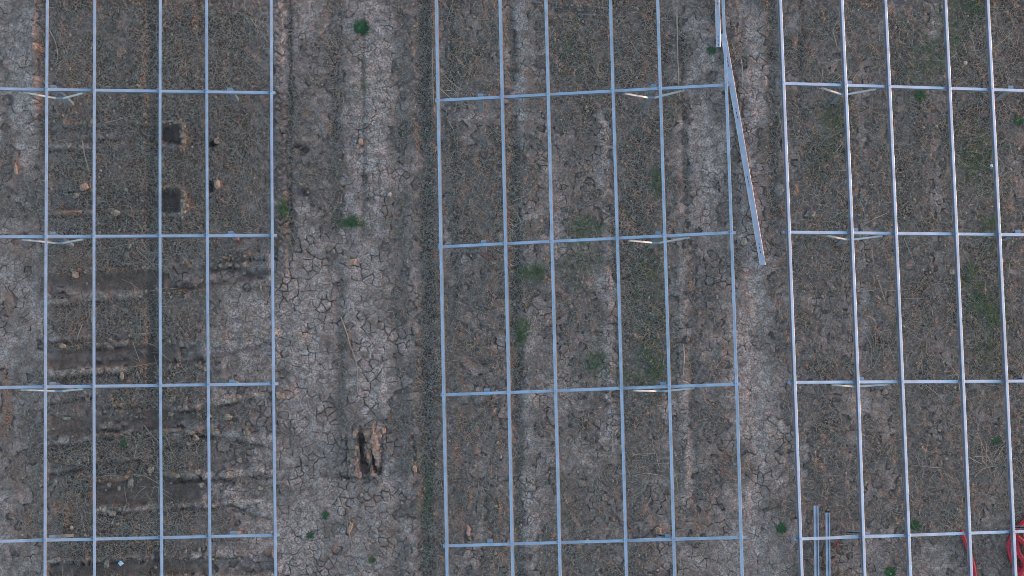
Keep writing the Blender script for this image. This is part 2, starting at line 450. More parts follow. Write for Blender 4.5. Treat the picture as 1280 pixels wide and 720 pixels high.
# ------------------------------------------------------------------ mesh helpers
def np_mesh(name, V, faces_list, mat, smooth=False):
    """faces_list: list of int arrays (n, k)."""
    me = bpy.data.meshes.new(name)
    V = np.asarray(V, np.float32)
    me.vertices.add(len(V))
    me.vertices.foreach_set('co', V.ravel())
    tot = sum(f.size for f in faces_list)
    nf = sum(len(f) for f in faces_list)
    me.loops.add(tot)
    me.polygons.add(nf)
    me.loops.foreach_set('vertex_index', np.concatenate([f.ravel() for f in faces_list]).astype(np.int32))
    sizes = np.concatenate([np.full(len(f), f.shape[1]) for f in faces_list])
    starts = np.concatenate([[0], np.cumsum(sizes)[:-1]]).astype(np.int32)
    me.polygons.foreach_set('loop_start', starts)
    me.polygons.foreach_set('use_smooth', np.full(nf, smooth))
    me.update(calc_edges=True)
    if mat:
        me.materials.append(mat)
    return me

def link(name, me, parent=None, loc=None, mw=None):
    o = bpy.data.objects.new(name, me)
    COL.objects.link(o)
    if parent is not None:
        o.parent = parent
    if mw is not None:
        o.matrix_local = mw
    elif loc is not None:
        o.location = loc
    return o

def tag(o, label=None, cat=None, group=None, kind=None):
    for k, v in (('label', label), ('category', cat), ('group', group), ('kind', kind)):
        if v:
            o[k] = v
    return o

def set_zone(me, cols):
    a = me.attributes.new('zone', 'FLOAT_COLOR', 'POINT')
    a.data.foreach_set('color', np.asarray(cols, np.float32).ravel())

# ------------------------------------------------------------------ ground sheet
DX = .022
X0, X1, Y0, Y1 = -11.3, 11.3, -3.2, 11.3
xs = np.arange(X0, X1 + DX / 2, DX)
ys = np.arange(Y0, Y1 + DX / 2, DX)
def outward(e, sgn):
    out, d, p = [], .05, e
    while abs(p - e) < 900:
        d *= 1.35
        p = p + sgn * d
        out.append(p)
    return out
xl, xr = outward(X0, -1)[::-1], outward(xs[-1], 1)
yl, yr = outward(Y0, -1)[::-1], outward(ys[-1], 1)
ax = np.concatenate([xl, xs, xr]); ay = np.concatenate([yl, ys, yr])
gx, gy = np.meshgrid(ax, ay)
H, gc, gl, gr, gs, GX, GY = ground_height(gx, gy)
far = np.maximum(np.maximum(X0 - gx, gx - X1), np.maximum(Y0 - gy, gy - Y1))
H = H * (1 - sstep(0, 6, far))
inframe = (1 - sstep(-20, 40, np.maximum(np.maximum(-GX - 20, GX - 1300), np.maximum(-GY - 20, GY - 740))))
plate_m = sstep(.47, .60, gc) * inframe * (1 - sstep(.25, .5, gr))
Hlow = H - .042 * plate_m
fx0, fy0 = len(xl), len(yl)
Hf = H[fy0:fy0 + len(ys), fx0:fx0 + len(xs)]
PMf = plate_m[fy0:fy0 + len(ys), fx0:fx0 + len(xs)]
Hlf = Hlow[fy0:fy0 + len(ys), fx0:fx0 + len(xs)]
def bil(A, x, y):
    u = np.clip((np.asarray(x) - X0) / DX, 0, len(xs) - 1.001); v = np.clip((np.asarray(y) - Y0) / DX, 0, len(ys) - 1.001)
    i, j = u.astype(int), v.astype(int)
    u, v = u - i, v - j
    return (A[j, i] * (1 - u) + A[j, i + 1] * u) * (1 - v) + (A[j + 1, i] * (1 - u) + A[j + 1, i + 1] * u) * v
def hz(x, y):
    return bil(Hf, x, y)

nx, ny = len(ax), len(ay)
idx = np.arange(nx * ny).reshape(ny, nx)
quads = np.stack([idx[:-1, :-1], idx[:-1, 1:], idx[1:, 1:], idx[1:, :-1]], -1).reshape(-1, 4)
gme = np_mesh('ground', np.stack([gx, gy, Hlow], -1).reshape(-1, 3), [quads], SOIL, True)
set_zone(gme, np.stack([gc, gl, gr, gs], -1).reshape(-1, 4))
ground = tag(link('ground', gme), 'bare trampled field of cracked clay, wheel tracks and dead grass', kind='structure')

# ------------------------------------------------------------------ cracked mud plates lying on the clay
def plate_radius(px, py):
    if px < 60: r = 10.5
    elif px < 345: r = 8
    elif px < 545: r = (7 if 425 < px < 480 and py < 300 else (8.5 if py < 290 else 12.5 if py < 600 else 10))
    elif px < 690: r = 8
    elif px < 830: r = 7.5
    elif px < 980: r = 9.5 if py < 420 else 11
    else: r = 7.5
    return r * .84 / 62.0

def seeds():
    cell = .1
    grid, pts = {}, []
    N = 60000
    pp = np.stack([RNG.uniform(-10.9, 10.9, N), RNG.uniform(-2.6, 10.3, N)], -1)
    PX, PY = to_px(pp[:, 0], pp[:, 1])
    pm = bil(PMf, pp[:, 0], pp[:, 1])
    jit = RNG.uniform(.5, 1.35, N)
    for k in range(N):
        if pm[k] < .02 or not (-25 < PX[k] < 1305 and -25 < PY[k] < 745):
            continue
        r = plate_radius(PX[k], PY[k]) * jit[k]
        x, y = pp[k]
        i, j = int(x // cell), int(y // cell)
        ok = True
        for a in range(i - 3, i + 4):
            for b in range(j - 3, j + 4):
                for (u, v) in grid.get((a, b), ()):
                    if (u - x) ** 2 + (v - y) ** 2 < r * r:
                        ok = False
                        break
                if not ok: break
            if not ok: break
        if ok:
            grid.setdefault((i, j), []).append((x, y))
            pts.append((x, y))
    return pts, grid, cell

def voronoi_cells():
    pts, grid, cell = seeds()
    out = []
    for (x, y) in pts:
        i, j = int(x // cell), int(y // cell)
        nb = []
        for a in range(i - 5, i + 6):
            for b in range(j - 5, j + 6):
                for q in grid.get((a, b), ()):
                    if q != (x, y):
                        nb.append(((q[0] - x) ** 2 + (q[1] - y) ** 2, q))
        nb.sort(key=lambda t: t[0])
        s = .17
        poly = [(x - s, y - s), (x + s, y - s), (x + s, y + s), (x - s, y + s)]
        for d2, q in nb[:20]:
            nxv, nyv = q[0] - x, q[1] - y
            c = nxv * (x + q[0]) / 2 + nyv * (y + q[1]) / 2
            new = []
            for k in range(len(poly)):
                A, B = poly[k], poly[(k + 1) % len(poly)]
                da = nxv * A[0] + nyv * A[1] - c
                db = nxv * B[0] + nyv * B[1] - c
                if da <= 0:
                    new.append(A)
                if (da < 0) != (db < 0) and da != db:
                    t = da / (da - db)
                    new.append((A[0] + t * (B[0] - A[0]), A[1] + t * (B[1] - A[1])))
            poly = new
            if len(poly) < 3:
                break
        if len(poly) >= 3:
            out.append(((x, y), poly))
    return out

cells = voronoi_cells()
cent = np.array([c[0] for c in cells])
pmc = bil(PMf, cent[:, 0], cent[:, 1])
keepn = RNG.random(len(cells))
polys, owner = [], []
for k, (c, poly) in enumerate(cells):
    if pmc[k] < .35 + .3 * keepn[k]:
        continue
    pts = []
    n = len(poly)
    for a in range(n):
        A, B = poly[a], poly[(a + 1) % n]
        L = math.hypot(B[0] - A[0], B[1] - A[1])
        if L < .012:
            continue
        m = 1 if L < .04 else 2
        for t in range(m):
            pts.append((A[0] + (B[0] - A[0]) * t / m, A[1] + (B[1] - A[1]) * t / m))
    if len(pts) >= 4:
        polys.append(np.array(pts))
allp = np.concatenate(polys)
warp = np.stack([(fbm(allp[:, 0], allp[:, 1], .09, 2, 101) - .5), (fbm(allp[:, 0], allp[:, 1], .09, 2, 111) - .5)], -1) * .10
wid = (.0035 + .0055 * sstep(.42, .72, fbm(allp[:, 0], allp[:, 1], .45, 2, 121))) * sstep(.39, .57, fbm(allp[:, 0], allp[:, 1], .13, 2, 131))
apx, apy = to_px(allp[:, 0], allp[:, 1])
wid = wid * (1 + .5 * ((apx > 350) & (apx < 530) & (apy > 290)))
allp = allp + warp
pl_verts, pl_tris, pl_info, off = [], [], [], 0
for p in polys:
    n = len(p)
    q = allp[off:off + n]; w = wid[off:off + n]; off += n
    c = q.mean(0)
    d = q - c
    r = np.linalg.norm(d, axis=1, keepdims=True) + 1e-6
    outer = c + d * np.clip(1 - w[:, None] / r, .3, 1)
    mid = c + d * np.clip(1 - (w[:, None] + .006) / r, .25, .95)
    inn = c + d * .45
    pl_info.append((c, n, r.max(), w))
    pl_verts.append((outer, mid, inn, c))
    k = np.arange(n); k1 = (k + 1) % n
    T = np.concatenate([np.stack([2 * n + k, 2 * n + k1, 0 * k + 3 * n], -1)])
    Q = np.concatenate([np.stack([k, k1, n + k1, n + k], -1), np.stack([n + k, n + k1, 2 * n + k1, 2 * n + k], -1),
                        np.stack([3 * n + 1 + k, 3 * n + 1 + k1, k1, k], -1)])
    pl_tris.append((T, Q))
big = np.concatenate([np.concatenate([o, m, i, [c], o]) for (o, m, i, c) in pl_verts])
bz = hz(big[:, 0], big[:, 1])
zc_, zl_, zr_, zs_, _, _ = zones(big[:, 0], big[:, 1])
zcol = np.stack([zc_, zl_, zr_, zs_], -1)
tilt = RNG.normal(0, .008, (len(polys), 2)); lift = RNG.normal(.002, .0016, len(polys))
order = np.argsort([-i[2] for i in pl_info])
single = set(int(k) for k in order[:290])
start = np.cumsum([0] + [3 * i[1] + 1 + i[1] for i in pl_info])
SV, ST, SQ, SC, so = [], [], [], [], 0
for k, (c, n, rm, w) in enumerate(pl_info):
    a, b = start[k], start[k + 1]
    V = np.c_[big[a:b], bz[a:b]].copy()
    V[:, 2] += lift[k] + (V[:, :2] - c) @ tilt[k]
    V[:n, 2] -= np.clip(w * .4, 0, .004)
    V[2 * n:3 * n + 1, 2] -= .002
    V[3 * n + 1:, 2] -= .06
    T, Q = pl_tris[k]
    if k in single:
        base = np.array([c[0], c[1], V[3 * n, 2]])
        me = np_mesh('mud_plate', V - base, [T, Q], SOIL, True)
        set_zone(me, zcol[a:b])
        link('mud_plate', me, ground, base)
    else:
        SV.append(V); ST.append(T + so); SQ.append(Q + so); SC.append(zcol[a:b]); so += len(V)
me = np_mesh('mud_plates', np.concatenate(SV), [np.concatenate(ST), np.concatenate(SQ)], SOIL, True)
set_zone(me, np.concatenate(SC))
tag(link('mud_plate', me, ground), kind='stuff')

# ------------------------------------------------------------------ straw, crumbs, grass (uncountable)
def scatter(n, prob):
    """n random points in view, thinned by prob(x, y, X, Y, zones)."""
    x = RNG.uniform(-10.8, 10.8, n); y = RNG.uniform(-2.7, 10.4, n)
    z = zones(x, y)
    keep = RNG.random(n) < prob(x, y, z)
    return x[keep], y[keep]

def blades(x, y, L, w, th, arch, seed=0, up=0.0):
    """curved flat blades, three cross sections each, lying (up=0) or rising (up in 0..1)."""
    n = len(x)
    z = np.maximum(hz(x, y), bil(Hlf, x, y))
    curve = RNG.normal(0, .5, n)
    P = []
    for s in (0., .5, 1.):
        a = th + curve * (s - .5)
        px_ = x + np.cos(a) * L * s * (1 - up * .6); py_ = y + np.sin(a) * L * s * (1 - up * .6)
        pz = np.maximum(hz(px_, py_), z * up + (1 - up) * -9) * (1 - up) + z * up + .004 + arch * (1 - (2 * s - 1) ** 2) * L * (1 - up) + up * L * (s - .3 * s * s)
        ww = w * (1 - .55 * s)
        nxv, nyv = -np.sin(a), np.cos(a)
        P.append(np.stack([px_ - nxv * ww, py_ - nyv * ww, pz], -1))
        P.append(np.stack([px_ + nxv * ww, py_ + nyv * ww, pz + .002], -1))
    V = np.stack(P, 1).reshape(-1, 3)
    b = np.arange(n)[:, None] * 6
    Q = np.concatenate([b + np.array([[0, 2, 3, 1]]), b + np.array([[2, 4, 5, 3]])])
    return V, Q

sx, sy = scatter(260000, lambda x, y, z: np.clip(z[1] * .50 + .035 - .3 * z[3], 0, 1))
n = len(sx)
Ls = RNG.gamma(3.0, .045, n).clip(.04, .5)
V, Q = blades(sx, sy, Ls, RNG.uniform(.0018, .0042, n), RNG.uniform(0, 2 * np.pi, n), RNG.uniform(0, .10, n))
me = np_mesh('dry_straw', V, [Q], STRAW, False)
tag(link('dry_straw', me), 'dead straw and dry grass strewn over the dark soil', kind='stuff')

# bigger pale stems in tangles
tang = [(183, 320, 20, 60), (186, 430, 16, 40), (190, 590, 18, 50), (188, 650, 16, 30), (188, 60, 14, 60), (325, 35, 14, 20), (800, 560, 25, 50), (825, 590, 18, 40),
        (1260, 180, 18, 60), (1240, 215, 20, 60), (1060, 250, 40, 80), (1220, 60, 25, 50), (1100, 400, 40, 90), (570, 120, 8, 30), (1040, 80, 25, 60), (1242, 580, 16, 14), (1200, 500, 50, 60), (640, 290, 8, 30)]
bx, by = [], []
for (px, py, rx, ry) in tang:
    for _ in range(22):
        gxp, gyp = G(random.gauss(px, rx * .6), random.gauss(py, ry * .6))
        bx.append(gxp); by.append(gyp)
bx, by = np.array(bx), np.array(by)
n = len(bx)
V, Q = blades(bx, by, RNG.uniform(.2, .75, n), RNG.uniform(.004, .0075, n), RNG.uniform(0, 2 * np.pi, n), RNG.uniform(.02, .12, n))
tag(link('dry_stems', np_mesh('dry_stems', V, [Q], STRAW)), 'tangled pale dry stems lying along the dark furrow and under the racks', kind='stuff')

# crumbs
t = (1 + 5 ** .5) / 2
ICO = np.array([(-1, t, 0), (1, t, 0), (-1, -t, 0), (1, -t, 0), (0, -1, t), (0, 1, t), (0, -1, -t), (0, 1, -t), (t, 0, -1), (t, 0, 1), (-t, 0, -1), (-t, 0, 1)]) / math.sqrt(1 + t * t)
ICF = np.array([(0, 11, 5), (0, 5, 1), (0, 1, 7), (0, 7, 10), (0, 10, 11), (1, 5, 9), (5, 11, 4), (11, 10, 2), (10, 7, 6), (7, 1, 8), (3, 9, 4), (3, 4, 2), (3, 2, 6), (3, 6, 8), (3, 8, 9), (4, 9, 5), (2, 4, 11), (6, 2, 10), (8, 6, 7), (9, 8, 1)])
def rim(x, y, z):
    X, Y = z[4], z[5]
    m = 0 * x
    for s in SCRAPES:
        if s[0] < 345:
            m = np.maximum(m, scrape_mask(X, Y, (s[0] - 5, s[1] + 6, s[2], s[3], s[4] + 7), 3) - scrape_mask(X, Y, s, 2))
    for b in PITS_AND_SHADOWS:
        m = np.maximum(m, ell(X, Y, b[0], b[1], b[2] + 5, b[3] + 5, 1.5) * .8)
    return np.clip(m, 0, 1) * (vnoise(x / .2, y / .2, 77) > .35) * .55 + .03 + .05 * (1 - z[0]) * (1 - z[3])
cx, cy = scatter(70000, rim)
n = len(cx)
sz = (RNG.gamma(2.2, .0085, n) + .006).clip(.005, .035)
V = ICO[None] * RNG.uniform(.65, 1.25, (n, 12, 1)) * sz[:, None, None] * RNG.uniform(.7, 1.3, (n, 1, 3)) * np.array([1, 1, .75])
V = V + np.stack([cx, cy, hz(cx, cy) + sz * .25], -1)[:, None]
Fc = (ICF[None] + (np.arange(n) * 12)[:, None, None]).reshape(-1, 3)
me = np_mesh('soil_crumbs', V.reshape(-1, 3), [Fc], CLOD)
tag(link('soil_crumbs', me), 'crumbs of dry soil scattered along the scraped strips', kind='stuff')

# reddish rubble broken off around the open pit
n = 420
px_, py_ = RNG.normal(459, 9, n), RNG.uniform(536, 596, n)
q = np.array([G(a, b) for a, b in zip(px_, py_)])
sz = RNG.gamma(2.0, .012, n).clip(.008, .06)
V = ICO[None] * RNG.uniform(.6, 1.3, (n, 12, 1)) * sz[:, None, None] * RNG.uniform(.6, 1.4, (n, 1, 3)) * np.array([1, 1.2, .7])
V = V + np.stack([q[:, 0], q[:, 1], hz(q[:, 0], q[:, 1]) + sz * .2], -1)[:, None]
Fc = (ICF[None] + (np.arange(n) * 12)[:, None, None]).reshape(-1, 3)
tag(link('pit_rubble', np_mesh('pit_rubble', V.reshape(-1, 3), [Fc], CLODRED)), 'reddish rubble broken off around the open pit in the lane', kind='stuff')

# diffuse green growth
GP = [(1155, 75, 22, 26, 150), (1215, 205, 22, 30, 170), (1228, 378, 16, 16, 120), (1245, 395, 12, 12, 90), (1240, 300, 14, 40, 70), (1233, 440, 16, 30, 90), (1240, 282, 10, 8, 60), (815, 462, 18, 26, 230),
      (812, 330, 16, 30, 110), (745, 452, 12, 14, 100), (735, 285, 18, 14, 110), (722, 325, 18, 22, 110), (665, 340, 14, 7, 110), (1042, 150, 16, 18, 120), (1190, 30, 20, 26, 110), (1218, 10, 14, 12, 90),
      (822, 225, 6, 14, 80), (652, 420, 8, 14, 60), (355, 262, 4, 10, 70), (440, 278, 14, 5, 90), (452, 110, 4, 40, 40), (820, 380, 20, 30, 90), (1213, 345, 12, 14, 70), (840, 130, 6, 20, 20), (1030, 200, 14, 20, 50), (715, 70, 12, 30, 40),
      (605, 640, 6, 30, 20), (535, 620, 4, 40, 70), (1232, 190, 20, 20, 90), (655, 405, 8, 10, 40), (780, 470, 20, 10, 50), (845, 600, 8, 20, 20), (1178, 60, 20, 30, 70)]
bx, by = [], []
for (px, py, rx, ry, k) in GP:
    for _ in range(int(k * 1.9)):
        a, b = G(random.gauss(px, rx * .75), random.gauss(py, ry * .75))
        bx.append(a); by.append(b)
bx, by = np.array(bx), np.array(by)
n = len(bx)
V, Q = blades(bx, by, RNG.uniform(.05, .14, n), RNG.uniform(.003, .007, n), RNG.uniform(0, 2 * np.pi, n), .1, up=.35)
tag(link('grass', np_mesh('grass', V, [Q], GRASS)), 'thin patches of green grass sprouting between the dead straw', kind='stuff')

# ------------------------------------------------------------------ single weeds
def weed(px, py, rpx, label, mat=None, dens=1.0, group=None):
    x, y = G(px, py)
    r = rpx / 61.0
    n = int(90 * dens + rpx * 9 * dens)
    rr = np.abs(RNG.normal(0, .42, n)).clip(0, .8) * r; a = RNG.uniform(0, 2 * np.pi, n)
    bx, by = x + rr * np.cos(a), y + rr * np.sin(a)
    th = a + RNG.normal(0, .7, n)
    V, Q = blades(bx, by, RNG.uniform(.35, .8, n) * r * .9, RNG.uniform(.004, .010, n), th, .1, up=.45)
    z0 = float(hz(x, y))
    V = V - np.array([x, y, z0])
    o = link('weed', np_mesh('weed', V, [Q], mat or GREEN), None, (x, y, z0))
    return tag(o, label, 'weed', group)

weed(451.5, 35, 10, 'bright green bushy weed alone on the pale strip at the top of the open lane', dens=2.2)
weed(440, 277, 8, 'flat green weed on the pale strip of the open lane above the pinkish clod')
weed(354, 262, 6, 'dark green weed in the wheel track beside the right edge of the left rack')
weed(407, 644, 5, 'small dark weed in the lower open lane, upper one of two close together')
weed(388, 669, 5, 'small dark weed in the lower open lane, lower one of two close together')
weed(466, 700, 5, 'low dark weed near the bottom edge of the open lane', dens=.6)
weed(976, 660, 7, 'round dark green weed in the gap left of the two loose rails', dens=1.5)
weed(1143, 656, 7, 'green weed beside the lowest rafter of the right rack', dens=1.5)
weed(1113, 715, 8, 'bright green weed cut by the bottom edge under the right rack', dens=1.8)
weed(1244, 551, 5.5, 'small round green weed between the last two purlins of the right rack', dens=1.4)
weed(1273, 151, 6, 'bright green weed by the right edge, below the top rafter', dens=1.5)
weed(1150, 119, 8, 'dark green weed tucked right under the top rafter of the right rack', dens=1.1)
weed(889, 63, 6, 'dark weed at the end of the short loose rail', dens=1.2)
weed(652, 421, 5, 'light green weed by the second purlin of the middle rack', GRASS, 1.2)
weed(155, 555, 5, 'dark green weed on a scraped strip under the left rack', dens=1.2)

# ------------------------------------------------------------------ single clods and stones
def ico_sphere(sub):
    bm = bmesh.new()
    bmesh.ops.create_icosphere(bm, subdivisions=sub, radius=1)
    V = np.array([v.co[:] for v in bm.verts]); Fq = np.array([[v.index for v in f.verts] for f in bm.faces])
    bm.free()
    return V, Fq
IV, IF = ico_sphere(3)
def clod(px, py, w, h, label, mat, group=None, name='soil_clod', cat='clod', rot=0.0, flat=.55, rough=.7, box=.85):
    x, y = G(px, py)
    s = random.randint(0, 9999)
    n1 = fbm(IV[:, 0] * 1.0 + IV[:, 2] * .7 + s, IV[:, 1] - IV[:, 2] * .6, .9, 4, s)
    n2 = np.abs(vnoise(IV[:, 0] * 2.6 + s, IV[:, 1] * 2.6 + IV[:, 2] * 2, s + 3) - .5)
    V = IV * (1 + rough * 2 * (n1 - .5) - rough * n2)[:, None]
    V = np.sign(V) * np.abs(V) ** box
    V = V * (1 + .6 * (fbm(IV[:, 0] * 3 + IV[:, 2] * 2 + s, IV[:, 1] * 3 - IV[:, 2], 1., 3, s + 9) - .5))[:, None]
    ext = V.max(0) - V.min(0)
    V = V / ext * np.array([w, h, min(w, h) * flat * 1.6]) / 61.0
    c, sn = math.cos(rot), math.sin(rot)
    V[:, :2] = V[:, :2] @ np.array([[c, sn], [-sn, c]])
    z = float(hz(x, y)) + min(w, h) / 61.0 * flat * .35
    o = link(name, np_mesh(name, V, [IF], mat, False), None, (x, y, z))
    return tag(o, label, cat, group)

clod(271.5, 176, 8, 9, 'pinkish clod at the right of the upper small hollow shaped as its shadow, under the left rack', CLODRED)
clod(272.5, 231, 8, 11, 'pinkish clod at the right of the lower small hollow shaped as its shadow, under the left rack', CLODRED)
clod(44, 60, 7, 9, 'pinkish clod on the left track near the top, left of the first purlin', CLODRED)
clod(440, 328, 15, 8, 'long pinkish clod lying on the pale strip in the middle of the lane', CLODRED, rot=.2)
clod(375, 421, 16, 7, 'flat brown clod on the lane, just right of the left rack', CLOD)
clod(451, 177, 7, 9, 'small reddish clod on the pale strip of the lane, below the bright weed', CLODRED)
clod(487, 243, 5, 6, 'small whitish stone on the right half of the lane', PALESTONE, name='stone', cat='stone')
clod(146, 267, 13, 8, 'pale lumpy clod just below the second scraped strip, above the second rafter', CLOD, rot=-.2)
clod(139, 263, 8, 6, 'smaller pale clod touching the left of the lumpy one above the second rafter', CLOD)
clod(106, 235, 12, 9, 'reddish brown clod left of the second purlin, above the second scraped strip', CLODRED, rot=.4)
clod(96, 244, 9, 8, 'dark brown clod left of the reddish one by the second purlin', CLOD)
clod(94, 342, 9, 10, 'reddish clod below the second rafter between the first two purlins', CLODRED)
clod(83, 523, 13, 5, 'long pale clod below the third rafter between the first two purlins', CLOD)
clod(189, 587, 9, 8, 'grey clod left of the third purlin between the two lowest rafters', CLOD)
clod(136, 606, 6, 6, 'pale clod above the wide dark scraped strip, left one of the pair', CLOD)
clod(148, 610, 5, 7, 'pale clod above the wide dark scraped strip, right one of the pair', CLOD)
clod(163, 603, 8, 14, 'upright brown clod above the wide dark scraped strip beside the pale pair', CLOD)
clod(140, 641, 12, 8, 'pale clod just below the wide dark scraped strip', CLOD)
clod(133, 705, 7, 13, 'triangular pale clod near the bottom, left of the white scrap', CLOD)
clod(309, 540, 10, 9, 'heart shaped grey clod between the last two purlins of the left rack', CLOD)
clod(245, 548, 9, 9, 'grey clod left of the fourth purlin on a crumbly ridge', CLOD)
clod(284, 522, 12, 8, 'grey clod right of the fourth purlin on a crumbly ridge', CLOD)
clod(276, 425, 8, 7, 'grey clod on the edge of the cracked patch by the fourth purlin', CLOD)
clod(90, 660, 5, 5, 'small pinkish clod just above the bottom left rafter', CLODRED)
clod(352, 495, 13, 9, 'pinkish clod just right of the left rack, at the third rafter', CLODRED)
clod(342, 692, 6, 12, 'reddish clod by the last purlin of the left rack near the bottom', CLODRED)
clod(20, 212, 5, 16, 'orange brown clod on the left track near the left edge', CLODRED)
clod(80, 433, 8, 6, 'reddish clod above the third rafter between the first two purlins', CLODRED)
clod(153, 470, 6, 12, 'pale upright clod just above the third rafter', CLOD)
clod(162, 308, 6, 6, 'small grey clod just below the second rafter', CLOD)
clod(87, 86, 5, 5, 'small pale clod above the top left rafter', CLOD)
clod(64, 87, 4, 4, 'tiny pale clod beside the first purlin above the top rafter', CLOD)
clod(930, 304, 9, 9, 'round grey clod beside the long loose rail', CLOD)
clod(758, 172, 7, 8, 'rounded grey stone beside the fourth purlin of the middle rack', CLOD, name='stone', cat='stone')
clod(823, 663, 8, 9, 'reddish clod above the lowest rafter of the middle rack', CLODRED)
clod(586, 664, 5, 14, 'upright orange clod above the lowest rafter of the middle rack', CLODRED)
clod(518, 586, 6, 10, 'pale clod in the small slot right of the open pit in the lane', CLODRED)
clod(469.5, 558, 9, 34, 'large pale slab of clay standing at the right of the open pit', CLODRED, rot=.12, flat=.10, rough=.5, box=.6)
clod(447, 562, 5, 24, 'narrow ridge of clay, coloured sunlit orange, at the left of the open pit', CLODRED, rot=.05)
clod(462, 566, 5, 38, 'long reddish ridge of clay in the middle of the open pit', CLODRED, rot=.1, flat=.6, box=.7)
clod(776, 560, 5, 8, 'pale clod beside the fourth purlin of the middle rack below the third rafter', CLOD)
clod(1206, 79, 5, 5, 'whitish stone right of the fourth purlin in the top bay of the right rack', PALESTONE, name='stone', cat='stone')
clod(438, 660, 5, 16, 'pinkish lump of clay in the lower middle of the lane', CLODRED, rot=-.3)
clod(1190, 340, 7, 7, 'grey clod left of the fourth purlin of the right rack', CLOD)
ORD = ['first', 'second', 'third', 'fourth', 'fifth']
def heap(pts, pattern, group):
    for k, (px, py) in enumerate(pts):
        clod(px, py, random.uniform(5, 8.5), random.uniform(4.5, 7), pattern % ORD[k], CLOD, group)
heap([(230, 160), (228, 170), (231, 178)], '%s from the top of three clods at the right end of the upper scraped strip', 'clods heaped at the ends of the scraped strips')
heap([(232, 244), (229, 252), (233, 258), (231, 265)], '%s from the top of four clods at the right end of the lower scraped strip', 'clods heaped at the ends of the scraped strips')
RG = 'small clods along the crumbly ridges'
heap([(276, 332), (286, 331), (297, 332), (306, 331)], '%s from the left in the row of small clods below the second left rafter', RG)
clod(281, 383, 7, 5, 'lone small clod right of the fourth purlin halfway between second and third rafters', CLOD, RG)
heap([(236, 555), (240, 541), (262, 520), (270, 540)], '%s from the left of the small clods just below the third left rafter', RG)
heap([(222, 595), (248, 590), (285, 595), (300, 575), (318, 580)], '%s from the left of small clods on the uneven ridge midway to the lowest rafter', RG)
heap([(252, 606), (262, 612), (275, 605), (298, 607), (326, 610)], '%s from the left in the lowest row of small clods right of the third purlin', RG)
heap([(131, 533), (138, 530)], '%s from the left of two touching small clods right of the second purlin', RG)

# ------------------------------------------------------------------ dry stalks one can pick out
def tube_mesh(pts, rad, sides=7, ring=None, cap=True):
    """swept tube along pts (list of Vector); rad(t) radius."""
    pts = [Vector(p) for p in pts]
    V, n = [], len(pts)
    for i, p in enumerate(pts):
        tdir = (pts[min(i + 1, n - 1)] - pts[max(i - 1, 0)]).normalized()
        a = tdir.cross(Vector((0, 0, 1)))
        a = a.normalized() if a.length > 1e-4 else Vector((1, 0, 0))
        b = a.cross(tdir)
        for k in range(sides):
            an = 2 * math.pi * k / sides
            V.append(p + (a * math.cos(an) + b * math.sin(an)) * rad(i / (n - 1)))
    F_ = []
    for i in range(n - 1):
        for k in range(sides):
            k1 = (k + 1) % sides
            F_.append((i * sides + k, i * sides + k1, (i + 1) * sides + k1, (i + 1) * sides + k))
    return np.array([v[:] for v in V]), np.array(F_)

def spline(P, m):
    P = [Vector(p) for p in P]
    out = []
    for i in range(len(P) - 1):
        p0, p1, p2, p3 = P[max(i - 1, 0)], P[i], P[i + 1], P[min(i + 2, len(P) - 1)]
        for k in range(m):
            t = k / m
            out.append(.5 * ((2 * p1) + (p2 - p0) * t + (2 * p0 - 5 * p1 + 4 * p2 - p3) * t * t + (3 * p1 - p0 - 3 * p2 + p3) * t ** 3))
    out.append(P[-1])
    return out

def stalk(pix, r, label, mat=STALK, name='dry_stalk', cat='stalk'):
    pts = [(*G(a, b), 0) for a, b in pix]
    o0 = Vector((pts[0][0], pts[0][1], float(hz(pts[0][0], pts[0][1]))))
    sp = spline(pts, 5)
    sp = [Vector((p.x, p.y, float(hz(p.x, p.y)) + r * .8)) - o0 for p in sp]
    V, Fq = tube_mesh(sp, lambda t: r * (1 - .5 * t), 6)
    return tag(link(name, np_mesh(name, V, [Fq], mat, True), None, o0), label, cat)

stalk([(62, 38), (70, 55), (72, 72), (68, 82)], .012, 'curved reddish stalk beside the first purlin near the top')
stalk([(103, 176), (106, 195), (109, 205), (112, 218)], .014, 'reddish stalk left of the second purlin, below the top rafter')
stalk([(103, 405), (99, 417), (96, 428)], .012, 'straight pale stalk between the first two purlins above the third rafter', STRAW)
stalk([(426, 396), (434, 418), (437, 430), (444, 448), (447, 465), (447, 490)], .013, 'long thin reddish root running down the middle of the lane')
stalk([(131, 154), (150, 149), (170, 144)], .011, 'pale stick lying right of the second purlin, below the top rafter', STRAW)
stalk([(434, 650), (437, 668), (441, 684)], .013, 'reddish stalk on the lower lane')
stalk([(1130, 298), (1136, 312), (1142, 328)], .010, 'thin curved stem below the second rafter of the right rack', STRAW)
stalk([(926, 74), (928, 90), (927, 116)], .011, 'thin pale stem right of the long loose rail', STRAW)
stalk([(541, 60), (541, 100), (543, 140)], .012, 'long orange root left of the first purlin of the middle rack')
stalk([(120, 597), (140, 594), (160, 597)], .010, 'pale stick on the left rack ground above the wide scraped strip', STRAW)
stalk([(846, 20), (847, 70), (849, 120)], .013, 'long pale stem lying along the top of the rut beside the fifth purlin', STRAW)
stalk([(854, 430), (855, 450), (853, 475)], .014, 'pinkish stalk in the track between the last two purlins of the middle rack')

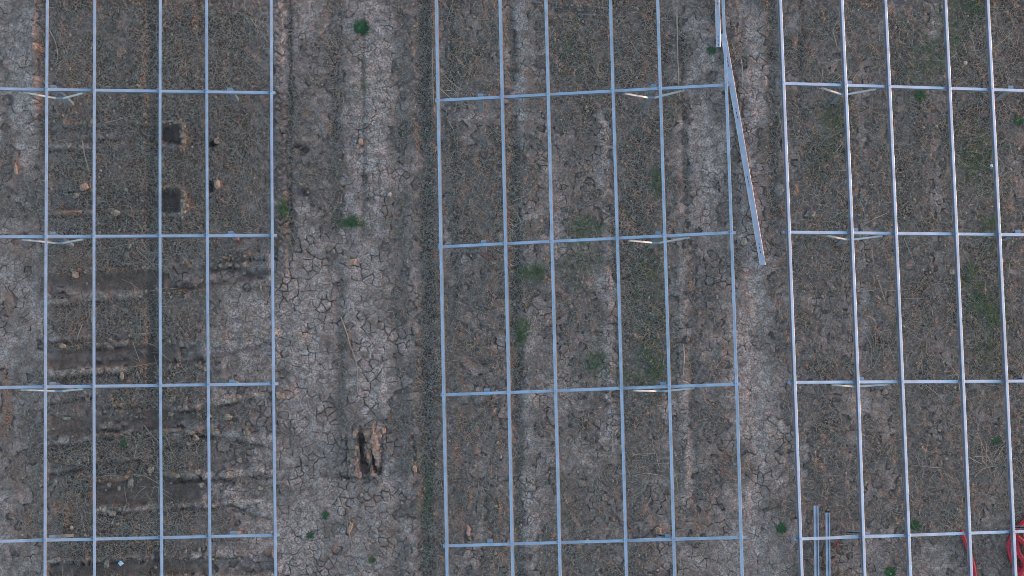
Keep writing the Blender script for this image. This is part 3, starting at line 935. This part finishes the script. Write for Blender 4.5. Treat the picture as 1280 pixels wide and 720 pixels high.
# ------------------------------------------------------------------ steel sections
def c_section(w, h, lip=.015, th=.003, web=-1, r=.0025):
    """closed outline of a lipped C: top and bottom flanges of width w, web of height h on side `web`, top at 0."""
    o = [(-w / 2, -r), (-w / 2 + r * .3, -r * .3), (-w / 2 + r, 0), (w / 2 - r, 0), (w / 2 - r * .3, -r * .3), (w / 2, -r), (w / 2, -lip), (w / 2 - th, -lip), (w / 2 - th, -th), (-w / 2 + th, -th),
         (-w / 2 + th, -h + th), (w / 2 - th, -h + th), (w / 2 - th, -h + lip), (w / 2, -h + lip), (w / 2, -h), (-w / 2, -h)]
    if web > 0:
        o = [(-a, b) for a, b in o][::-1]
    return o

def sweep(sec, path, A, B):
    """sweep an outline (a along A, b along B) over path points, with caps."""
    n = len(sec)
    V = np.array([np.array(p) + a * np.array(A) + b * np.array(B) for p in path for a, b in sec])
    m = len(path)
    Q = np.array([(i * n + k, i * n + (k + 1) % n, (i + 1) * n + (k + 1) % n, (i + 1) * n + k) for i in range(m - 1) for k in range(n)])
    bm = bmesh.new()
    vs = [bm.verts.new(v) for v in V]
    for q in Q:
        bm.faces.new([vs[i] for i in q])
    bm.faces.new([vs[i] for i in range(n)])
    bm.faces.new([vs[(m - 1) * n + i] for i in range(n)][::-1])
    bmesh.ops.triangulate(bm, faces=[f for f in bm.faces if len(f.verts) > 4])
    bmesh.ops.recalc_face_normals(bm, faces=bm.faces)
    return bm

def bm_mesh(name, bm, mat):
    me = bpy.data.meshes.new(name)
    bm.to_mesh(me)
    bm.free()
    me.materials.append(mat)
    return me

GA, GB, UH, UL = 1.2876, .9242, 1.4119, 4.876
WP, HP = .053, .10          # purlin
WR, HR = .056, .10           # rafter
RACKS = {
 'left': dict(f=(-8.9409, 8.2226, 1.8685, .0235, -.1879, -.0022, 2.9562), high=-1, web=1,
   P=[(.00019, .00207, .00637), (.00039, .0029, .00199), (.00055, .00511, .00003), (.00047, .00367, -.0013), (.00047, .00555, .00278)],
   Rf=[(.0036, -.015), (.0095, .0007), (.002, .0037), (-.0032, -.0034)],
   label='steel solar racking frame at the left edge, sloping down to the open lane'),
 'middle': dict(f=(-1.2122, 8.0789, 1.4743, .0227, .175, .0004, 2.9408), high=1, web=1,
   P=[(.00003, -.00011, -.01018), (-.00009, -.00048, .0019), (-.00009, -.0006, .00253), (-.0002, -.00093, .00533), (-.00017, .00035, .01325), (-.00046, -.0017, .01304)],
   Rf=[(-.0039, .0024), (.0037, -.0134), (.0042, -.0131), (.0089, -.022)],
   label='middle steel solar racking frame, all six purlins in view, right of the open lane'),
 'right': dict(f=(5.5651, 8.2449, 2.3586, .0208, -.2092, -.0003, 2.9439), high=-1, web=1,
   P=[(-.00018, -.00219, .00112), (-.00069, -.00483, .00777), (-.00042, -.00381, .00519), (-.00042, -.00192, .00243), (-.0003, -.00203, -.00264)],
   Rf=[(-.0025, .001), (-.0006, -.0014), (-.0015, .0199), (.0082, -.0322)],
   label='steel solar racking frame at the right edge above the red hose and loose rails'),
}
TOT = 3 * GA + 2 * GB

def axis_matrix(origin, A, B, Cv):
    m = Matrix.Identity(4)
    for i, v in enumerate((A, B, Cv)):
        m[0][i], m[1][i], m[2][i] = v
    m.translation = origin
    return m

def build_rack(key):
    d = RACKS[key]
    x0, y0, z0, yaw, tl, sl, sp = d['f']
    U = np.array([math.cos(yaw) * math.cos(tl), math.sin(yaw) * math.cos(tl), math.sin(tl)])
    Vv = np.array([-math.sin(yaw) * math.cos(sl), math.cos(yaw) * math.cos(sl), math.sin(sl)])
    N = np.cross(U, Vv)
    root = bpy.data.objects.new('solar_rack', None)
    COL.objects.link(root)
    root.location = (x0, y0, 0)
    tag(root, d['label'], 'solar rack')
    O = np.array([0, 0, z0])
    def pt(u, v, w=0.0):
        return O + u * U + v * Vv + w * N
    us = {'left': np.cumsum([0, GB, GA, GB, GA]), 'middle': np.cumsum([0, GA, GB, GA, GB, GA]), 'right': np.cumsum([0, GA, GB, GA, GB])}[key].tolist()
    fits = list(d['P'])
    if key == 'left':
        us = [-GA] + us; fits = [fits[0]] + fits
    if key == 'right':
        us = us + [us[-1] + GA]; fits = fits + [fits[-1]]
    vtop, vbot = sp + .45, -4 * sp - .45
    sec = c_section(WP, HP, lip=.010, web=d['web'])
    purl = []
    for u, (a, b, c) in zip(us, fits):
        path = []
        for v in np.linspace(vtop, vbot, 15):
            vc = min(max(v, -11.5), 3)
            path.append(pt(u + a * vc * vc + b * vc + c, v, 0))
        bm = sweep(sec, path, U, N)
        o = link('purlin', bm_mesh('purlin', bm, STEEL), root)
        purl.append((u, a, b, c))
    cleat = bmesh.new()
    bmesh.ops.create_cube(cleat, size=1)
    bmesh.ops.scale(cleat, vec=(.05, .005, .07), verts=cleat.verts)
    r2 = bmesh.ops.create_cube(cleat, size=1)
    bmesh.ops.scale(cleat, vec=(.05, .05, .005), verts=r2['verts'])
    bmesh.ops.translate(cleat, vec=(0, .0275, -.0325), verts=r2['verts'])
    bolt = bmesh.new()
    bmesh.ops.create_cone(bolt, cap_ends=True, segments=6, radius1=.011, radius2=.010, depth=.009)
    bolt_me = bm_mesh('bolt', bolt, STEEL_POST)
    cleat_me = bm_mesh('cleat', cleat, STEEL_POST)
    # posts: lipped C driven pile, length set by object scale-free variants
    ulo, uhi = us[0] - .09, us[-1] + .09
    if d['high'] < 0:
        uph, upl = us[0] + UH, us[0] + UL
    else:
        uph, upl = us[-1] - UH, us[-1] - UL
    for j in range(-1, 5):
        ka, kb = d['Rf'][min(max(j, 0), 3)]
        def vr(u):
            return -sp * j + ka * u + kb
        wtop = -HP - .002
        rs = [(a, b) for a, b in c_section(WR, HR, web=1)]
        A = -(Vv)      # outline a axis runs down the photograph, web faces the top edge
        bm = sweep([(-a, b) for a, b in rs][::-1], [pt(ulo, vr(ulo), wtop), pt((ulo + uhi) / 2, vr((ulo + uhi) / 2), wtop), pt(uhi, vr(uhi), wtop)], A, N)
        raf = link('rafter', bm_mesh('rafter', bm, STEEL), root)
        for (u, a, b, c) in purl:
            v = vr(u)
            uu = u + a * v * v + b * v + c + (WP / 2 + .012) * -d['web']
            m = axis_matrix(Vector(pt(uu, v, wtop + .037)), U, Vv, N)
            link('cleat', cleat_me, root, mw=m)
            link('bolt', bolt_me, root, mw=axis_matrix(Vector(pt(u + a * v * v + b * v + c, v, .0045)), U, Vv, N))
        braceside = -1 if j < 3 else 1
        for kind, u in (('h', uph), ('l', upl)):
            v = vr(u)
            top = pt(u, v, -HP - .02)
            yoff = WR / 2 + .034
            wx, wy = top[0] + x0, top[1] + y0 + yoff
            zb = float(hz(wx, wy)) if -2.9 < wy < 11 and abs(wx) < 11 else 0.0
            ztop = top[2] - .012
            psec = c_section(.10, .06, lip=.018, th=.004, web=1)
            pth = [(top[0], top[1] + yoff, zb - .25), (top[0], top[1] + yoff, ztop)]
            # web faces up the photograph, open side towards the rafter
            bm = sweep([(b + .03, a) for a, b in psec], pth, (0, -1, 0), (1, 0, 0))
            post = link('post', bm_mesh('post', bm, STEEL_POST), root)
            cap = bmesh.new()
            bmesh.ops.create_cube(cap, size=1)
            bmesh.ops.scale(cap, vec=(.108, .064, .006), verts=cap.verts)
            link('head_plate', bm_mesh('head_plate', cap, STEEL_POST), root, loc=(top[0], top[1] + yoff + .002, ztop + .004))
            if (key, j, kind) in (('left', 1, 'l'), ('middle', 1, 'l'), ('left', 3, 'l')):
                bm = sweep([(-.056, -.034), (.056, -.034), (.056, .034), (-.056, .034)], [(top[0], top[1] + yoff, zb + .06), (top[0], top[1] + yoff, zb + .15)], (1, 0, 0), (0, 1, 0))
                link('tape_band', bm_mesh('tape_band', bm, REDTAPE), post)
            if kind == 'h':
                # V brace bolted to the post, spreading up to the rafter
                yb = -(WR / 2 + .020) if j < 3 else .012
                zh = top[2] - (.62 if j < 3 else .66)
                hub = np.array([top[0], top[1] + yb, zh])
                bm = bmesh.new()
                bmesh.ops.create_cube(bm, size=1)
                bmesh.ops.scale(bm, vec=(.15, .012 + .02, .10), verts=bm.verts)
                bmesh.ops.bevel(bm, geom=bm.edges[:], offset=.004, segments=1, affect='EDGES')
                hb = link('brace_bracket', bm_mesh('brace_bracket', bm, STEEL_POST), root, loc=hub)
                for sgn in (-1, 1):
                    e = pt(u + sgn * .58, vr(u + sgn * .58), -HP - (.055 if j < 3 else HR + .03))
                    e = np.array([e[0], e[1] + yb, e[2]])
                    s = hub + np.array([sgn * .05, .0, .02])
                    dirv = (e - s) / np.linalg.norm(e - s)
                    Bn = np.cross(dirv, (0, 1, 0)); Bn = Bn / np.linalg.norm(Bn)
                    if Bn[2] < 0: Bn = -Bn
                    bsec = c_section(.034, .036, lip=.010, th=.003, web=-1)
                    bm = sweep(bsec, [s, e], (0, 1, 0), Bn)
                    link('brace', bm_mesh('brace', bm, STEEL_BRACE), root)
    return root

for key in ('left', 'middle', 'right'):
    build_rack(key)

# ------------------------------------------------------------------ loose rails lying on the ground
def loose_rail(pa, pb, width, height, label, slots=(), openup=False, lift=.02, z1=None):
    """thin folded channel; slots = metres from the end pb where groups of slots are punched in the web."""
    (xa, ya), (xb, yb) = G(*pa), G(*pb)
    A0, B0 = Vector((xa, ya, 0)), Vector((xb, yb, 0))
    zz = [max(float(hz(A0.lerp(B0, t).x, A0.lerp(B0, t).y)) for t in (0, .25, .5, .75, 1))] if True else None
    z = zz[0] + lift
    L = (B0 - A0).length
    D = (B0 - A0) / L
    S = Vector((-D.y, D.x, 0))
    if S.x > 0: S = -S          # S points left in the photograph
    w2 = width / 2
    if openup:
        prof = [(w2 - .036, height), (w2, height), (w2, height * .5), (w2, 0), (0, 0), (-w2, 0), (-w2, height * .5), (-w2, height), (-w2 + .022, height)]
        cols = []
    else:
        prof = [(w2 - .004, .012), (w2, 0), (w2, height * .5), (w2, height - .003), (w2 - .003, height), (.012, height), (-.004, height), (-w2 + .003, height), (-w2, height - .003), (-w2, height * .5), (-w2, 0), (-w2 + .016, 0)]
        cols = [5]
    st = sorted(set([0.0, L] + [v for s in slots for k in range(3) for v in (s - .10 + k * .085, s - .10 + k * .085 + .05)] + list(np.linspace(0, L, 12))))
    bm = bmesh.new()
    rows = [[bm.verts.new((S * a + Vector((0, 0, b)) + D * (L - s))[:]) for a, b in prof] for s in st]
    for i in range(len(st) - 1):
        midp = (st[i] + st[i + 1]) / 2
        hole = any(s - .10 + k * .085 < midp < s - .10 + k * .085 + .05 for s in slots for k in range(3))
        for k in range(len(prof) - 1):
            if hole and k in cols:
                continue
            bm.faces.new((rows[i][k], rows[i][k + 1], rows[i + 1][k + 1], rows[i + 1][k]))
    bmesh.ops.recalc_face_normals(bm, faces=bm.faces)
    o = link('loose_rail', bm_mesh('loose_rail', bm, STEEL), None, (xa, ya, z))
    md = o.modifiers.new('sheet', 'SOLIDIFY')
    md.thickness = .003
    md.offset = 0
    return tag(o, label, 'steel rail', 'loose steel rails lying on the ground')

loose_rail((903.5, 43), (953, 332), .115, .05, 'long slotted steel rail lying askew between the middle and right racks', slots=(.35, 1.75, 3.2, 4.3))
loose_rail((895, -55), (897.5, 60), .095, .05, 'short slotted steel rail entering from the top edge beside the middle rack', slots=(.12, 1.0), lift=.03)
loose_rail((1020.5, 800), (1018.5, 632), .095, .045, 'longer of the two loose rails under the bottom of the right rack, on the left', openup=True, lift=.10)
loose_rail((1034.5, 800), (1033, 641), .088, .045, 'shorter of the two loose rails under the bottom of the right rack, on the right', openup=True, lift=.10)

# ------------------------------------------------------------------ red corrugated hose
def hose(pix, r, label, lifts=None):
    pts = []
    for k, (a, b) in enumerate(pix):
        x, y = G(a, b)
        zl = lifts[k] if lifts else 0
        pts.append((x, y, (float(hz(x, y)) if y > -3 else 0) + r + zl))
    o0 = Vector((pts[0][0], pts[0][1], 0))
    sp = spline(pts, 26)
    dense = []
    acc = 0
    sp2 = [sp[0]]
    for p in sp[1:]:
        if (p - sp2[-1]).length > .012:
            sp2.append(p)
    sp2 = [p - o0 for p in sp2]
    n = len(sp2)
    V, Fq = tube_mesh(sp2, lambda t: r * (1 + .09 * (1 if int(round(t * (n - 1))) % 3 else -1)), 12)
    return tag(link('hose', np_mesh('hose', V, [Fq], REDP, True), None, o0), label, 'hose')

hose([(1201, 663), (1206, 676), (1211, 690), (1216, 705), (1219, 725), (1221, 745)], .040, 'red corrugated hose running down from the lowest rafter of the right rack')
hose([(1290, 640), (1279, 652), (1266, 668), (1261, 682), (1264, 697), (1271, 709), (1282, 716), (1296, 712), (1304, 698), (1290, 684), (1278, 678), (1269, 672), (1272, 690), (1280, 705), (1275, 716), (1268, 726), (1280, 738)], .052,
     'red corrugated hose in a loose coil at the bottom right corner', [0, 0, .0, 0, 0, 0, 0, 0, .03, .06, .075, .06, .02, .05, .07, .03, 0])

# ------------------------------------------------------------------ litter
def scrap(px, py, w, h, rot, label, mat, name, cat, th=.03):
    x, y = G(px, py)
    bm = bmesh.new()
    bmesh.ops.create_grid(bm, x_segments=5, y_segments=5, size=.5)
    for v in bm.verts:
        v.co = (v.co.x * w / 61, v.co.y * h / 61, th * (.5 + math.sin(v.co.x * 9) * .35 + math.cos(v.co.y * 11 + v.co.x * 4) * .35))
    r_ = bmesh.ops.solidify(bm, geom=bm.faces[:], thickness=.006)
    o = link(name, bm_mesh(name, bm, mat), None, (x, y, float(hz(x, y)) + .015))
    o.rotation_euler = (0, 0, rot)
    return tag(o, label, cat)
scrap(151, 704, 5.2, 5.2, R(40), 'small pale blue square scrap under the bottom of the left rack', PAPER, 'packaging_scrap', 'litter')
scrap(1239, 207.5, 3.5, 4, R(15), 'small white scrap beside the fifth purlin of the right rack', PAPER, 'packaging_scrap', 'litter')
scrap(1046, 680, 3.6, 4.2, R(-20), 'small red plastic scrap right of the two loose rails', REDTAPE, 'plastic_scrap', 'litter')
